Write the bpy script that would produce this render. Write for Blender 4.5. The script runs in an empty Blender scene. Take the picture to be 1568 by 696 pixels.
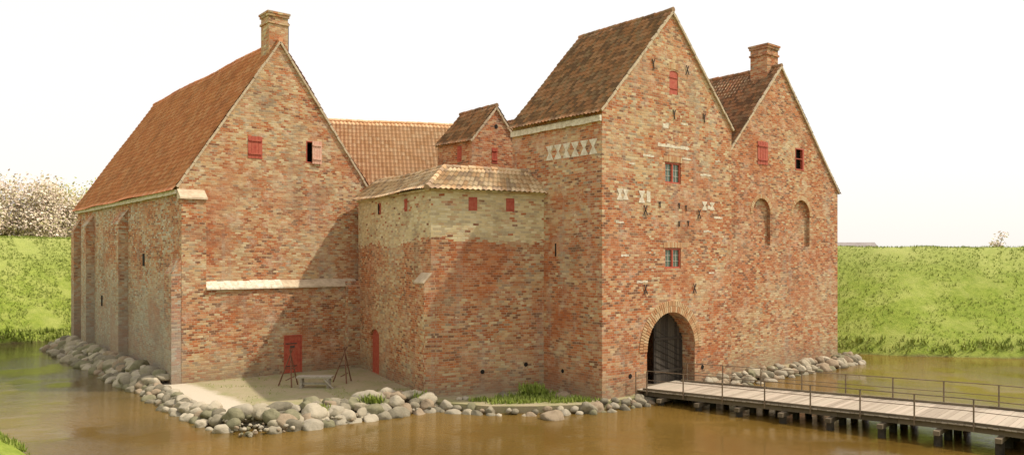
import bpy, bmesh, math, random
from mathutils import Vector, Matrix, noise as mn
random.seed(7)
R=random.random
def U(a,b): return a+(b-a)*random.random()
scene=bpy.context.scene
COL=scene.collection

# ------------------------------------------------------------ mesh builder
class MB:
    def __init__(s): s.v=[];s.f=[];s.r=[];s.m=[]
    def face(s,pts,r=None,m=0):
        b=len(s.v); s.v+= [tuple(p) for p in pts]; s.f.append(tuple(range(b,b+len(pts)))); s.r.append(R() if r is None else r); s.m.append(m)
    def hexa(s,c,r=None,m=0):
        b=len(s.v); s.v+=[tuple(p) for p in c]; r=R() if r is None else r
        for q in ((0,3,2,1),(4,5,6,7),(0,1,5,4),(1,2,6,5),(2,3,7,6),(3,0,4,7)):
            s.f.append(tuple(b+i for i in q)); s.r.append(r); s.m.append(m)
    def box(s,x0,x1,y0,y1,z0,z1,r=None,m=0):
        s.hexa([(x0,y0,z0),(x1,y0,z0),(x1,y1,z0),(x0,y1,z0),(x0,y0,z1),(x1,y0,z1),(x1,y1,z1),(x0,y1,z1)],r,m)
    def obox(s,P,T,N,u0,u1,v0,v1,n0,n1,r=None,m=0):
        P=Vector(P);T=Vector(T);N=Vector(N);Z=Vector((0,0,1))
        g=lambda u,v,n: P+T*u+Z*v+N*n
        s.hexa([g(u0,v0,n1),g(u1,v0,n1),g(u1,v0,n0),g(u0,v0,n0),g(u0,v1,n1),g(u1,v1,n1),g(u1,v1,n0),g(u0,v1,n0)],r,m)
    def beam(s,p,q,w,h,r=None,m=0,up=(0,0,1)):
        p=Vector(p);q=Vector(q);d=(q-p).normalized();up=Vector(up)
        a=d.cross(up)
        if a.length<1e-4: a=d.cross(Vector((1,0,0)))
        a.normalize();b=a.cross(d).normalized();a*=w/2;b*=h/2
        s.hexa([p-a-b,p+a-b,q+a-b,q-a-b,p-a+b,p+a+b,q+a+b,q-a+b],r,m)
    def cyl(s,p,q,r0,r1,n=8,r=None,m=0):
        p=Vector(p);q=Vector(q);d=(q-p).normalized()
        a=d.orthogonal().normalized();b=d.cross(a);i0=len(s.v);r=R() if r is None else r
        for k in range(n):
            t=2*math.pi*k/n;o=a*math.cos(t)+b*math.sin(t)
            s.v.append(tuple(p+o*r0));s.v.append(tuple(q+o*r1))
        for k in range(n):
            k2=(k+1)%n
            s.f.append((i0+2*k,i0+2*k2,i0+2*k2+1,i0+2*k+1));s.r.append(r);s.m.append(m)
        s.f.append(tuple(i0+2*k for k in range(n))[::-1]);s.r.append(r);s.m.append(m)
        s.f.append(tuple(i0+2*k+1 for k in range(n)));s.r.append(r);s.m.append(m)
    def build(s,name,mats,parent=None,smooth=False,fix=True):
        me=bpy.data.meshes.new(name);me.from_pydata(s.v,[],s.f)
        if not isinstance(mats,(list,tuple)): mats=[mats]
        for x in mats: me.materials.append(x)
        at=me.attributes.new('rnd','FLOAT','FACE');at.data.foreach_set('value',s.r)
        me.polygons.foreach_set('material_index',s.m)
        if fix:
            bm=bmesh.new();bm.from_mesh(me);bmesh.ops.recalc_face_normals(bm,faces=bm.faces);bm.to_mesh(me);bm.free()
        if smooth: me.polygons.foreach_set('use_smooth',[True]*len(me.polygons))
        me.update()
        o=bpy.data.objects.new(name,me);COL.objects.link(o)
        if parent: o.parent=parent
        return o
def empty(name):
    o=bpy.data.objects.new(name,None);COL.objects.link(o);return o

# ------------------------------------------------------------ node helper
class NT:
    def __init__(s,name):
        s.mat=bpy.data.materials.new(name);s.mat.use_nodes=True
        s.t=s.mat.node_tree;s.n=s.t.nodes;s.l=s.t.links
        s.b=s.n['Principled BSDF']
    def new(s,ty,**k):
        n=s.n.new(ty)
        for a,b in k.items(): setattr(n,a,b)
        return n
    def put(s,sock,val):
        if isinstance(val,bpy.types.NodeSocket): s.l.new(val,sock)
        elif isinstance(val,(tuple,list)) and len(val)==3 and sock.type=='RGBA': sock.default_value=(*val,1)
        else: sock.default_value=val
    def math(s,op,a,b=None,c=None,clamp=False):
        n=s.new('ShaderNodeMath',operation=op,use_clamp=clamp);s.put(n.inputs[0],a)
        if b is not None: s.put(n.inputs[1],b)
        if c is not None: s.put(n.inputs[2],c)
        return n.outputs[0]
    def mix(s,f,a,b,mode='MIX'):
        n=s.new('ShaderNodeMix',data_type='RGBA',blend_type=mode)
        s.put(n.inputs[0],f);s.put(n.inputs[6],a);s.put(n.inputs[7],b);return n.outputs[2]
    def ramp(s,f,stops,interp='LINEAR'):
        n=s.new('ShaderNodeValToRGB');r=n.color_ramp;r.interpolation=interp
        while len(r.elements)<len(stops): r.elements.new(.5)
        for e,(p,c) in zip(r.elements,stops): e.position=p;e.color=(*c,1)
        s.put(n.inputs[0],f);return n.outputs[0]
    def noise(s,vec,scale,detail=3,rough=.55):
        n=s.new('ShaderNodeTexNoise');n.inputs['Scale'].default_value=scale;n.inputs['Detail'].default_value=detail;n.inputs['Roughness'].default_value=rough
        if vec is not None: s.l.new(vec,n.inputs['Vector'])
        return n.outputs['Fac']
    def smooth(s,v,a,b):
        n=s.new('ShaderNodeMapRange',interpolation_type='SMOOTHSTEP')
        s.put(n.inputs[0],v);n.inputs[1].default_value=a;n.inputs[2].default_value=b;return n.outputs[0]
    def bump(s,h,st,dist):
        n=s.new('ShaderNodeBump');n.inputs['Strength'].default_value=st;n.inputs['Distance'].default_value=dist
        s.l.new(h,n.inputs['Height']);s.l.new(n.outputs[0],s.b.inputs['Normal'])
    def fin(s,col,rough=.9,spec=.2):
        s.put(s.b.inputs['Base Color'],col);s.put(s.b.inputs['Roughness'],rough);s.b.inputs['Specular IOR Level'].default_value=spec
        return s.mat

RED=[(.44,.135,.05),(.52,.185,.07),(.36,.11,.045),(.55,.26,.12),(.22,.095,.05),(.48,.155,.055),(.58,.35,.19)]
TAN=[(.60,.42,.23),(.54,.34,.17),(.64,.50,.30),(.49,.25,.12),(.38,.28,.18),(.60,.38,.19),(.46,.19,.08)]
YEL=[(.66,.54,.31),(.60,.47,.26),(.70,.60,.38),(.62,.49,.28),(.50,.40,.25),(.68,.53,.30),(.54,.36,.20)]
GRY=[(.50,.42,.31),(.56,.46,.33),(.43,.30,.19),(.52,.35,.20),(.46,.24,.12),(.58,.49,.37),(.36,.29,.22)]
def stops(pal):
    return [(i/len(pal),c) for i,c in enumerate(pal)]
def brick(name,A=RED,B=TAN,bias=0.0,zsplit=None,lime=.35,w=.32,h=.124,greylow=None,seed=0.,topale=None,redden=.6):
    t=NT(name)
    g=t.new('ShaderNodeNewGeometry');pos=g.outputs['Position'];nor=g.outputs['True Normal']
    sn=t.new('ShaderNodeSeparateXYZ');t.l.new(nor,sn.inputs[0])
    cb=t.new('ShaderNodeCombineXYZ');t.l.new(t.math('MULTIPLY',sn.outputs[1],-1.),cb.inputs[0]);t.l.new(sn.outputs[0],cb.inputs[1])
    nm=t.new('ShaderNodeVectorMath',operation='NORMALIZE');t.l.new(cb.outputs[0],nm.inputs[0])
    dt=t.new('ShaderNodeVectorMath',operation='DOT_PRODUCT');t.l.new(nm.outputs[0],dt.inputs[0]);t.l.new(pos,dt.inputs[1])
    sp=t.new('ShaderNodeSeparateXYZ');t.l.new(pos,sp.inputs[0])
    pv=t.new('ShaderNodeVectorMath',operation='ADD');t.l.new(pos,pv.inputs[0]);pv.inputs[1].default_value=(seed*13.7,seed*5.1,seed*3.3)
    npos=pv.outputs[0]
    wob=t.noise(npos,.6,2)
    u=dt.outputs['Value'];z=sp.outputs[2]
    zz=t.math('ADD',z,t.math('MULTIPLY',wob,.16))
    rv=t.math('DIVIDE',zz,h);row=t.math('FLOOR',rv)
    # irregular medieval bond: a random shift for every course
    rw=t.new('ShaderNodeTexWhiteNoise',noise_dimensions='1D');t.l.new(row,rw.inputs['W'])
    off=t.math('ADD',t.math('MULTIPLY',t.math('MODULO',row,2.),.5),t.math('MULTIPLY',rw.outputs['Value'],.3))
    uv=t.math('ADD',t.math('DIVIDE',u,w),off);col=t.math('FLOOR',uv)
    cell=t.new('ShaderNodeCombineXYZ');t.l.new(col,cell.inputs[0]);t.l.new(row,cell.inputs[1]);cell.inputs[2].default_value=seed
    wn=t.new('ShaderNodeTexWhiteNoise',noise_dimensions='3D');t.l.new(cell.outputs[0],wn.inputs[0])
    sc=t.new('ShaderNodeSeparateColor');t.l.new(wn.outputs['Color'],sc.inputs[0])
    r1,r2,r3=sc.outputs
    ca=t.ramp(r1,stops(A),'CONSTANT');cbb=t.ramp(r1,stops(B),'CONSTANT')
    big=t.noise(npos,.2,5,.65)
    bb_=t.math('ADD',big,bias)
    if topale is not None:
        bb_=t.math('ADD',bb_,t.math('MULTIPLY',t.smooth(z,topale,topale+6),.07))
    f=t.smooth(bb_,.42,.60)
    sel=t.math('GREATER_THAN',t.math('ADD',t.math('MULTIPLY',f,.84),.06),r2)
    c=t.mix(sel,ca,cbb)
    if zsplit is not None:
        zs=t.smooth(t.math('ADD',z,t.math('MULTIPLY',big,1.5)),zsplit+.6,zsplit+.9)
        cy=t.ramp(r1,stops(YEL),'CONSTANT')
    c=t.mix(t.math('MULTIPLY',r3,.26),c,(.11,.065,.04))
    fx=t.math('ABSOLUTE',t.math('SUBTRACT',t.math('FRACT',uv),.5));fy=t.math('ABSOLUTE',t.math('SUBTRACT',t.math('FRACT',rv),.5))
    mo=t.math('MAXIMUM',t.math('GREATER_THAN',fx,.5-.013/w),t.math('GREATER_THAN',fy,.5-.012/h))
    c=t.mix(t.math('MULTIPLY',mo,.65),c,(.52,.42,.29))
    n4=t.noise(npos,.42,6,.7)
    c=t.mix(t.math('MULTIPLY',t.smooth(n4,.46,.68),.38),c,(.60,.45,.28))
    n5=t.noise(npos,.30,7,.72)
    c=t.mix(t.math('MULTIPLY',t.math('SUBTRACT',1.,t.smooth(n5,.36,.50)),redden),c,t.mix(r3,(.46,.145,.05),(.35,.105,.045)))
    if zsplit is not None:
        cy=t.mix(t.math('MULTIPLY',r3,.18),cy,(.2,.14,.08))
        cy=t.mix(t.math('MULTIPLY',mo,.6),cy,(.60,.50,.36))
        c=t.mix(t.math('GREATER_THAN',t.math('MULTIPLY',zs,.95),r2),c,cy)
    n2=t.noise(npos,1.1,7,.75)
    lm=t.math('MULTIPLY',t.smooth(n2,.50,.70),lime)
    c=t.mix(lm,c,(.68,.57,.43))
    n3=t.noise(npos,.35,6,.7)
    dk=t.math('MULTIPLY',t.smooth(n3,.52,.70),.42)
    c=t.mix(dk,c,(.18,.105,.065))
    mp=t.new('ShaderNodeMapping');mp.inputs['Scale'].default_value=(1.2,1.2,.12);t.l.new(npos,mp.inputs[0])
    st=t.noise(mp.outputs[0],1.0,4,.6)
    c=t.mix(t.math('MULTIPLY',t.smooth(st,.54,.72),.34),c,(.40,.35,.28))
    if greylow is not None:
        gl=t.math('SUBTRACT',1.,t.smooth(t.math('ADD',z,t.math('MULTIPLY',n3,6.)),greylow,greylow+6.))
        c=t.mix(t.math('MULTIPLY',gl,.55),c,(.38,.35,.31))
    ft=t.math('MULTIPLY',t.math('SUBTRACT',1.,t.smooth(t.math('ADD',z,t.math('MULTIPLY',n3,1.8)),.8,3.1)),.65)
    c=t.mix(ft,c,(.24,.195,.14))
    hgt=t.math('ADD',t.math('MULTIPLY',mo,-1.),t.math('ADD',t.math('MULTIPLY',r3,.8),n2))
    t.bump(hgt,.7,.03)
    return t.fin(c,.92,.15)

def tilemat(name,pal,moss=.2,mosscol=(.16,.13,.05),dark=.2,lap=.4):
    t=NT(name)
    uv=t.new('ShaderNodeUVMap').outputs[0]
    fl=t.new('ShaderNodeVectorMath',operation='FLOOR');t.l.new(uv,fl.inputs[0])
    wn=t.new('ShaderNodeTexWhiteNoise',noise_dimensions='2D');t.l.new(fl.outputs[0],wn.inputs[0])
    c=t.ramp(wn.outputs['Value'],stops(pal),'CONSTANT')
    pos=t.new('ShaderNodeNewGeometry').outputs['Position']
    n=t.noise(pos,.5,5,.65);n2=t.noise(pos,3.,5,.7)
    c=t.mix(t.math('MULTIPLY',t.smooth(n,.46,.68),dark),c,(.13,.07,.045))
    c=t.mix(t.math('MULTIPLY',t.smooth(n2,.5,.72),moss),c,mosscol)
    sp=t.new('ShaderNodeSeparateXYZ');t.l.new(uv,sp.inputs[0])
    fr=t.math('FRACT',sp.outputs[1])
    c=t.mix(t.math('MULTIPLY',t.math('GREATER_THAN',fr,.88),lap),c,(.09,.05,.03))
    t.bump(n2,.4,.02)
    return t.fin(c,.85,.2)

def simple(name,c1,c2,scale=3.,rough=.85,spec=.2,rnd=None,bump=.3,bd=.02,detail=5,metal=0):
    t=NT(name);pos=t.new('ShaderNodeNewGeometry').outputs['Position']
    n=t.noise(pos,scale,detail,.65)
    c=t.mix(t.smooth(n,.3,.7),c1,c2)
    if rnd:
        a=t.new('ShaderNodeAttribute',attribute_name='rnd').outputs['Fac']
        cr=t.ramp(a,stops(rnd),'CONSTANT')
        c=t.mix(.65,c,cr)
    t.bump(n,bump,bd);t.b.inputs['Metallic'].default_value=metal
    return t.fin(c,rough,spec)

M={}
M['left']=brick('brick_red_tan',bias=.0,lime=.55,seed=1.,topale=11.,redden=.5)
M['leftside']=brick('brick_side_grey',A=RED,B=GRY,bias=.03,lime=.32,greylow=5.,seed=2.)
M['curt']=brick('brick_curtain',bias=.02,zsplit=8.3,lime=.3,seed=3.,redden=.5)
M['gate']=brick('brick_gate',bias=-.03,lime=.42,seed=4.,redden=.65)
M['right']=brick('brick_right',bias=-.03,lime=.38,seed=5.,redden=.45)
M['tower']=brick('brick_tower',bias=-.12,lime=.2,seed=6.)
M['rearb']=brick('brick_rear',bias=-.05,lime=.2,seed=7.)
M['vous']=simple('voussoir_brick',(.46,.28,.15),(.54,.39,.23),6.,rnd=[(.52,.34,.18),(.43,.19,.08),(.58,.43,.26),(.48,.25,.12)])
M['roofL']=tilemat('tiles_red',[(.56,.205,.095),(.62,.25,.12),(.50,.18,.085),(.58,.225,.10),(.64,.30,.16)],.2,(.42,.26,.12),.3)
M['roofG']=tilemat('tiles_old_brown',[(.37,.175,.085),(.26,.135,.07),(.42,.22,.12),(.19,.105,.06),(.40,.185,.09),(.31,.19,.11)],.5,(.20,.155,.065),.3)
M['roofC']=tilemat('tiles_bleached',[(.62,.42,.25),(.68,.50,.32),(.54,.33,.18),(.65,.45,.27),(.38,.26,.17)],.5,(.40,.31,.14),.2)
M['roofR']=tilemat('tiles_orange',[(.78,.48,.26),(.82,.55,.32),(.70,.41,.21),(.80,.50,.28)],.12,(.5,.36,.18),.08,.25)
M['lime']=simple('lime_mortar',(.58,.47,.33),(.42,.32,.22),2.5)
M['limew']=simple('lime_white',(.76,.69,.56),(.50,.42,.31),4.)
M['redp']=simple('red_paint',(.38,.065,.04),(.46,.12,.07),5.,.6,.3,bump=.1)
M['redold']=simple('red_paint_faded',(.70,.46,.35),(.60,.30,.21),5.,.7,.3,bump=.1)
M['dark']=simple('dark_void',(.012,.010,.009),(.02,.016,.013),2.)
M['iron']=simple('wrought_iron',(.06,.05,.045),(.12,.08,.06),8.,.7,.3)
M['steel']=simple('railing_steel',(.13,.10,.075),(.24,.17,.11),5.,.5,.5,metal=.3)
M['woodd']=simple('dark_oak',(.04,.034,.028),(.08,.065,.05),9.,.8,rnd=[(.05,.04,.033),(.08,.066,.052),(.032,.026,.022)])
M['deck']=simple('weathered_planks',(.43,.36,.28),(.32,.26,.20),7.,.8,rnd=[(.48,.40,.32),(.38,.32,.25),(.44,.38,.30),(.30,.245,.19)])
M['beam']=simple('bridge_timber',(.12,.09,.06),(.20,.155,.10),5.,.85,rnd=[(.15,.12,.085),(.10,.08,.055),(.20,.16,.11)])
M['pile']=simple('bridge_pile',(.03,.026,.02),(.07,.055,.04),4.,.7)
M['stone']=simple('field_stone',(.33,.28,.20),(.13,.115,.08),3.5,.9,rnd=[(.42,.36,.26),(.27,.235,.17),(.52,.45,.34),(.33,.24,.16),(.16,.14,.10),(.40,.35,.27),(.19,.18,.10)],bump=.9,bd=.07)
M['bench']=simple('grey_wood',(.44,.39,.32),(.30,.26,.21),8.,.85)
M['glass']=NT('window_glass').fin((.13,.19,.15),.12,.6)
M['white']=simple('white_trim',(.55,.52,.45),(.4,.36,.3),5.)

# ------------------------------------------------------------ boolean cutter
def cutter_poly(mb,P,T,N,poly,n0,n1):
    P=Vector(P);T=Vector(T);N=Vector(N);Z=Vector((0,0,1))
    b=len(mb.v);k=len(poly)
    for n in (n0,n1):
        for (u,v) in poly: mb.v.append(tuple(P+T*u+Z*v+N*n))
    mb.f.append(tuple(range(b,b+k)));mb.f.append(tuple(range(b+2*k-1,b+k-1,-1)))
    for i in range(k):
        j=(i+1)%k;mb.f.append((b+i,b+k+i,b+k+j,b+j))
    for _ in range(k+2): mb.r.append(.5);mb.m.append(0)
def apply_cut(o,mb,mat):
    c=mb.build('cutter',mat)
    m=o.modifiers.new('b','BOOLEAN');m.operation='DIFFERENCE';m.object=c;m.solver='EXACT'
    dg=bpy.context.evaluated_depsgraph_get()
    me=bpy.data.meshes.new_from_object(o.evaluated_get(dg))
    o.modifiers.clear();o.data=me
    bpy.data.objects.remove(c,do_unlink=True)
def rect(u0,u1,v0,v1): return [(u0,v0),(u1,v0),(u1,v1),(u0,v1)]
def arch(u0,u1,v0,v1,rise=None,n=18):
    c=(u0+u1)/2;r=(u1-u0)/2;rise=r if rise is None else rise
    p=[(u0,v0),(u1,v0)]
    for i in range(n+1):
        a=math.pi*i/n;p.append((c+r*math.cos(a),v1-rise+rise*math.sin(a)))
    return p

# ------------------------------------------------------------ pantile roof
def tiles(name,e0,e1,r0,r1,mat,parent,tw=.27,th=.38,lift=.07):
    e0,e1,r0,r1=map(Vector,(e0,e1,r0,r1))
    n=(e1-e0).cross(r0-e0).normalized()
    if n.z<0: e0,e1,r0,r1=e1,e0,r1,r0;n=-n
    nu=max(2,round((e1-e0).length/tw));nv=max(2,round(((r0-e0).length+(r1-e1).length)/2/th))
    prof=[0,.035,.06,.05,.015,-.005];S=len(prof)
    vs=[];uvs=[];K=nu*S+1
    for j in range(nv):
        for (vv,hh,uvv) in ((j/nv,.045,j+.02),((j+1)/nv,.0,j+.98)):
            for k in range(K):
                u=k/(K-1);a=e0.lerp(e1,u);b=r0.lerp(r1,u);p=a.lerp(b,vv)
                col=k//S
                jit=(mn.noise(Vector((col*.9,j*.7,3.)))*.022)
                sag=mn.noise(p*.18)*.14
                vs.append(tuple(p+n*(lift+prof[k%S]+hh+jit+sag)));uvs.append((k/S+.001,uvv))
    fs=[]
    for row in range(2*nv-1):
        for k in range(K-1):
            a=row*K+k;fs.append((a,a+1,a+K+1,a+K))
    me=bpy.data.meshes.new(name);me.from_pydata(vs,[],fs);me.materials.append(mat)
    ul=me.uv_layers.new(name='UVMap')
    li=[0]*len(me.loops);me.loops.foreach_get('vertex_index',li)
    flat=[]
    for i in li: flat+=uvs[i]
    ul.data.foreach_set('uv',flat)
    me.polygons.foreach_set('use_smooth',[True]*len(me.polygons))
    o=bpy.data.objects.new(name,me);COL.objects.link(o);o.parent=parent
    return o
def ridge(name,p,q,mat,parent,r=.14,step=.42):
    p=Vector(p);q=Vector(q);L=(q-p).length;n=max(1,int(L/step));mb=MB();d=(q-p)/n
    for i in range(n):
        a=p+d*i;b=p+d*(i+1.08);j=U(-.015,.015)+mn.noise(a*.18)*.1
        mb.cyl(a+Vector((0,0,j)),b+Vector((0,0,j)),r*1.1,r*.92,8)
    o=mb.build(name,mat,parent,smooth=False)
    ul=o.data.uv_layers.new(name='UVMap')
    for pl in o.data.polygons:
        v=math.floor(pl.index/10)
        for l in pl.loop_indices: ul.data[l].uv=(v+.5,.4)
    return o

def gable_body(name,x0,x1,xa,y0,y1,zb,ze0,ze1,za,mat,parent):
    mb=MB()
    pts=[(x0,zb),(x1,zb),(x1,ze1),(xa,za),(x0,ze0)]
    for y in (y0,y1):
        for (x,z) in pts: mb.v.append((x,y,z))
    mb.f=[(0,1,2,3,4),(9,8,7,6,5)]+[(i,5+i,5+(i+1)%5,(i+1)%5) for i in range(5)]
    mb.r=[.5]*7;mb.m=[0]*7
    return mb.build(name,mat,parent)
def gable_roof(pref,x0,x1,xa,y0,y1,ze0,ze1,za,mat,parent,ov=.3,yo=.1,tw=.27,th=.38):
    sl0=(za-ze0)/(xa-x0);sl1=(za-ze1)/(x1-xa)
    tiles(pref+'_tiles_west',(x0-ov,y0-yo,ze0-ov*sl0),(x0-ov,y1+yo,ze0-ov*sl0),(xa,y0-yo,za),(xa,y1+yo,za),mat,parent,tw,th)
    tiles(pref+'_tiles_east',(x1+ov,y0-yo,ze1-ov*sl1),(x1+ov,y1+yo,ze1-ov*sl1),(xa,y0-yo,za),(xa,y1+yo,za),mat,parent,tw,th)
    ridge(pref+'_ridge_tiles',(xa,y0-yo,za+.12),(xa,y1+yo,za+.12),mat,parent)
    mb=MB()
    for y in (y0,y1):
        s=-1 if y==y0 else 1
        yy=y+s*.05
        for (xe,ze,o) in ((x0,ze0,-1),(x1,ze1,1)):
            n=26
            a=Vector((xe+o*.12,yy,ze-.12*(sl0 if o<0 else sl1)));b=Vector((xa,yy,za))
            for i in range(n):
                p=a.lerp(b,i/n);q=a.lerp(b,(i+.96)/n);j=U(-.02,.03)
                mb.beam(p+Vector((0,0,j)),q+Vector((0,0,j)),.11,.13)
    mb.build(pref+'_verge_mortar',M['lime'],parent)

# ------------------------------------------------------------ window bits
def shutter(mb,P,T,N,u0,u1,v0,v1,n=-.06):
    mb.obox(P,T,N,u0,u1,v0,v1,n-.06,n)
    w=(u1-u0)/4
    for i in range(1,4): mb.obox(P,T,N,u0+w*i-.008,u0+w*i+.008,v0,v1,n,n+.012)
    for f in (.18,.78): mb.obox(P,T,N,u0+.03,u1-.03,v0+(v1-v0)*f,v0+(v1-v0)*f+.09,n+.014,n+.05)
def framed_window(parent,P,T,N,u0,u1,v0,v1,cols=2):
    fr=MB();f=.09;n0,n1=-.18,-.05
    fr.obox(P,T,N,u0,u1,v0,v0+f,n0,n1);fr.obox(P,T,N,u0,u1,v1-f,v1,n0,n1)
    fr.obox(P,T,N,u0,u0+f,v0+f,v1-f,n0,n1);fr.obox(P,T,N,u1-f,u1,v0+f,v1-f,n0,n1)
    w=(u1-u0)/cols
    for i in range(1,cols): fr.obox(P,T,N,u0+w*i-.055,u0+w*i+.055,v0+f,v1-f,n0,n1+.003)
    fr.build('window_frame',M['redp'],parent)
    g=MB();g.obox(P,T,N,u0+f,u1-f,v0+f,v1-f,-.16,-.14);g.build('window_glass',M['glass'],parent)
    b=MB()
    for i in range(cols):
        a=u0+w*i+(f if i==0 else .055);c=u0+w*(i+1)-(f if i==cols-1 else .055)
        for k in (1,2): b.obox(P,T,N,a,c,v0+f+(v1-v0-2*f)*k/3-.012,v0+f+(v1-v0-2*f)*k/3+.012,-.138,-.11)
        b.obox(P,T,N,(a+c)/2-.012,(a+c)/2+.012,v0+f,v1-f,-.139,-.107)
    b.build('glazing_bars',M['white'],parent)

X=(1,0,0);NY=(0,-1,0)
# ============================================================ LEFT WING
W=empty('brick_gabled_house')
lb=gable_body('walls',-14.7,-2.4,-8.6,19.5,46.6,-.5,11.8,12.2,21.0,M['left'],W)
lb.data.materials.append(M['leftside'])
for p in lb.data.polygons:
    if p.normal.x<-.9: p.material_index=1
cm=MB();P=(0,19.5,0)
cutter_poly(cm,P,X,NY,rect(-10.64,-9.75,13.6,14.95),-.35,.5)
cutter_poly(cm,P,X,NY,rect(-6.85,-5.95,13.6,15.0),-1.2,.5)
apply_cut(lb,cm,M['left'])
sh=MB();shutter(sh,P,X,NY,-10.64,-9.75,13.6,14.95,.03);sh.build('shutter',M['redp'],W)
sh=MB();sh.obox(P,X,NY,-6.85,-6.80,13.6,15.0,-.1,.02);sh.obox(P,X,NY,-6.80,-5.99,13.6,13.66,-.1,.02);sh.obox(P,X,NY,-6.8,-5.99,14.94,15.0,-.1,.02)
sh.build('window_frame',M['redp'],W)
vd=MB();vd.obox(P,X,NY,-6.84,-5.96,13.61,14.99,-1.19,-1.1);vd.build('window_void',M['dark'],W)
sh=MB();shutter(sh,P,X,NY,-6.46,-5.82,13.56,15.02,.10);sh.build('ajar_shutter',M['redold'],W)
gable_roof('roof',-14.7,-2.4,-8.6,19.5,46.6,11.8,12.2,21.0,M['roofL'],W)
c=MB()
for i in range(60):
    y=19.6+i*.45; c.box(-14.90-U(0,.03),-14.698,y,y+.446,11.2+U(-.02,.02),11.45)
c.build('eaves_cornice',M['limew'],W)
tk=MB();tk.box(-14.7,-2.4,19.0,19.498,-.5,5.75)
tk.hexa([(-14.695,19.005,5.75),(-13.3,19.005,5.75),(-13.3,19.497,5.75),(-14.695,19.497,5.75),(-14.695,19.005,10.95),(-13.3,19.005,10.95),(-13.3,19.497,10.95),(-14.695,19.497,10.95)])
tko=tk.build('thick_base_wall',M['left'],W)
cm=MB();cutter_poly(cm,(0,19.0,0),X,NY,rect(-8.57,-7.36,.3,2.72),-.3,.5);apply_cut(tko,cm,M['left'])
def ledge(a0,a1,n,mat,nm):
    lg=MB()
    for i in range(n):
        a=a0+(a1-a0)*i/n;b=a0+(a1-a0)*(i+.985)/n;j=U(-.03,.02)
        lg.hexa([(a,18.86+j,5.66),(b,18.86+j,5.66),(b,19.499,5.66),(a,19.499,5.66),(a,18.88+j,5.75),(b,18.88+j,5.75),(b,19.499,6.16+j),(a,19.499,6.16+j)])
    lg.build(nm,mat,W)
ledge(-13.3,-8.6,12,M['limew'],'sloped_ledge');ledge(-8.6,-3.4,16,M['lime'],'sloped_ledge_brick_shaded')  # brick cap on the right; its darker tone also paints in the cast shadow
lg=MB()
lg.hexa([(-14.8,18.88,10.9),(-13.25,18.88,10.9),(-13.25,19.49,10.9),(-14.8,19.49,10.9),(-14.8,18.9,11.0),(-13.25,18.9,11.0),(-13.25,19.49,11.5),(-14.8,19.49,11.5)])
lg.build('buttress_cap',M['lime'],W)
ep=MB();ep.hexa([(-4.35,18.6,-.5),(-3.3,18.6,-.5),(-3.3,18.998,-.5),(-4.35,18.998,-.5),(-4.35,18.6,5.6),(-3.3,18.6,5.6),(-3.3,18.998,6.0),(-4.35,18.998,6.0)]);ep.build('end_pier',M['left'],W)
d=MB()
for i in range(5): d.obox((0,19.0,0),X,NY,-8.5+i*.214,-8.5+i*.214+.206,.36,2.64,-.10,-.04+U(0,.01))
d.obox((0,19.0,0),X,NY,-8.57,-8.50,.3,2.72,-.14,.01);d.obox((0,19.0,0),X,NY,-7.43,-7.36,.3,2.72,-.14,.01);d.obox((0,19.0,0),X,NY,-8.5,-7.43,2.645,2.72,-.14,.01)
d.build('plank_door',M['redp'],W)
d=MB()
for z in (.75,2.15): d.obox((0,19.0,0),X,NY,-8.45,-7.7,z,z+.06,-.028,-.01)
d.obox((0,19,0),X,NY,-8.15,-7.85,1.9,2.04,-.028,-.005);d.build('door_ironwork',M['iron'],W)
bt=MB()
def butt(y0,y1,px,zt,top):
    x=-14.7
    bt.hexa([(x-px,y0,-.5),(x+.0,y0,-.5),(x+.0,y1,-.5),(x-px,y1,-.5),(x-px,y0,zt),(x,y0,zt+top),(x,y1,zt+top),(x-px,y1,zt)])
butt(19.02,20.4,.55,6.6,.9);butt(30.6,32.8,.6,9.9,.9);butt(40.5,42.2,.6,10.0,.9);butt(45.4,46.5,.5,9.8,.9)
bt.build('side_buttress',M['leftside'],W)
sl=MB()
for (y,z) in ((34.5,7.2),(26.5,7.0),(37.8,3.9)): sl.box(-14.73,-14.69,y,y+.4,z,z+.8)
sl.build('slit_window',M['dark'],W)
def chimney(name,x,y,w,z0,z1,mat,parent):
    mb=MB();h=w/2
    mb.box(x-h,x+h,y-h,y+h,z0,z1-.75);mb.box(x-h-.07,x+h+.07,y-h-.07,y+h+.07,z1-.75,z1-.62);mb.box(x-h,x+h,y-h,y+h,z1-.62,z1-.28)
    mb.box(x-h-.07,x+h+.07,y-h-.07,y+h+.07,z1-.28,z1-.12);mb.box(x-h-.12,x+h+.12,y-h-.12,y+h+.12,z1-.12,z1)
    mb.build(name,mat,parent)
    k=MB();k.box(x-h+.2,x+h-.2,y-h+.2,y+h-.2,z1,z1+.02);k.build(name+'_flue',M['dark'],parent)
chimney('chimney',-8.6,20.35,1.25,20.0,22.9,M['left'],W)
a=MB();a.cyl((-7.9,19.85,20.6),(-7.9,19.85,22.4),.03,.03);a.cyl((-8.05,19.85,22.3),(-7.8,19.85,22.3),.025,.025);a.build('iron_rod',M['iron'],W)

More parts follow.
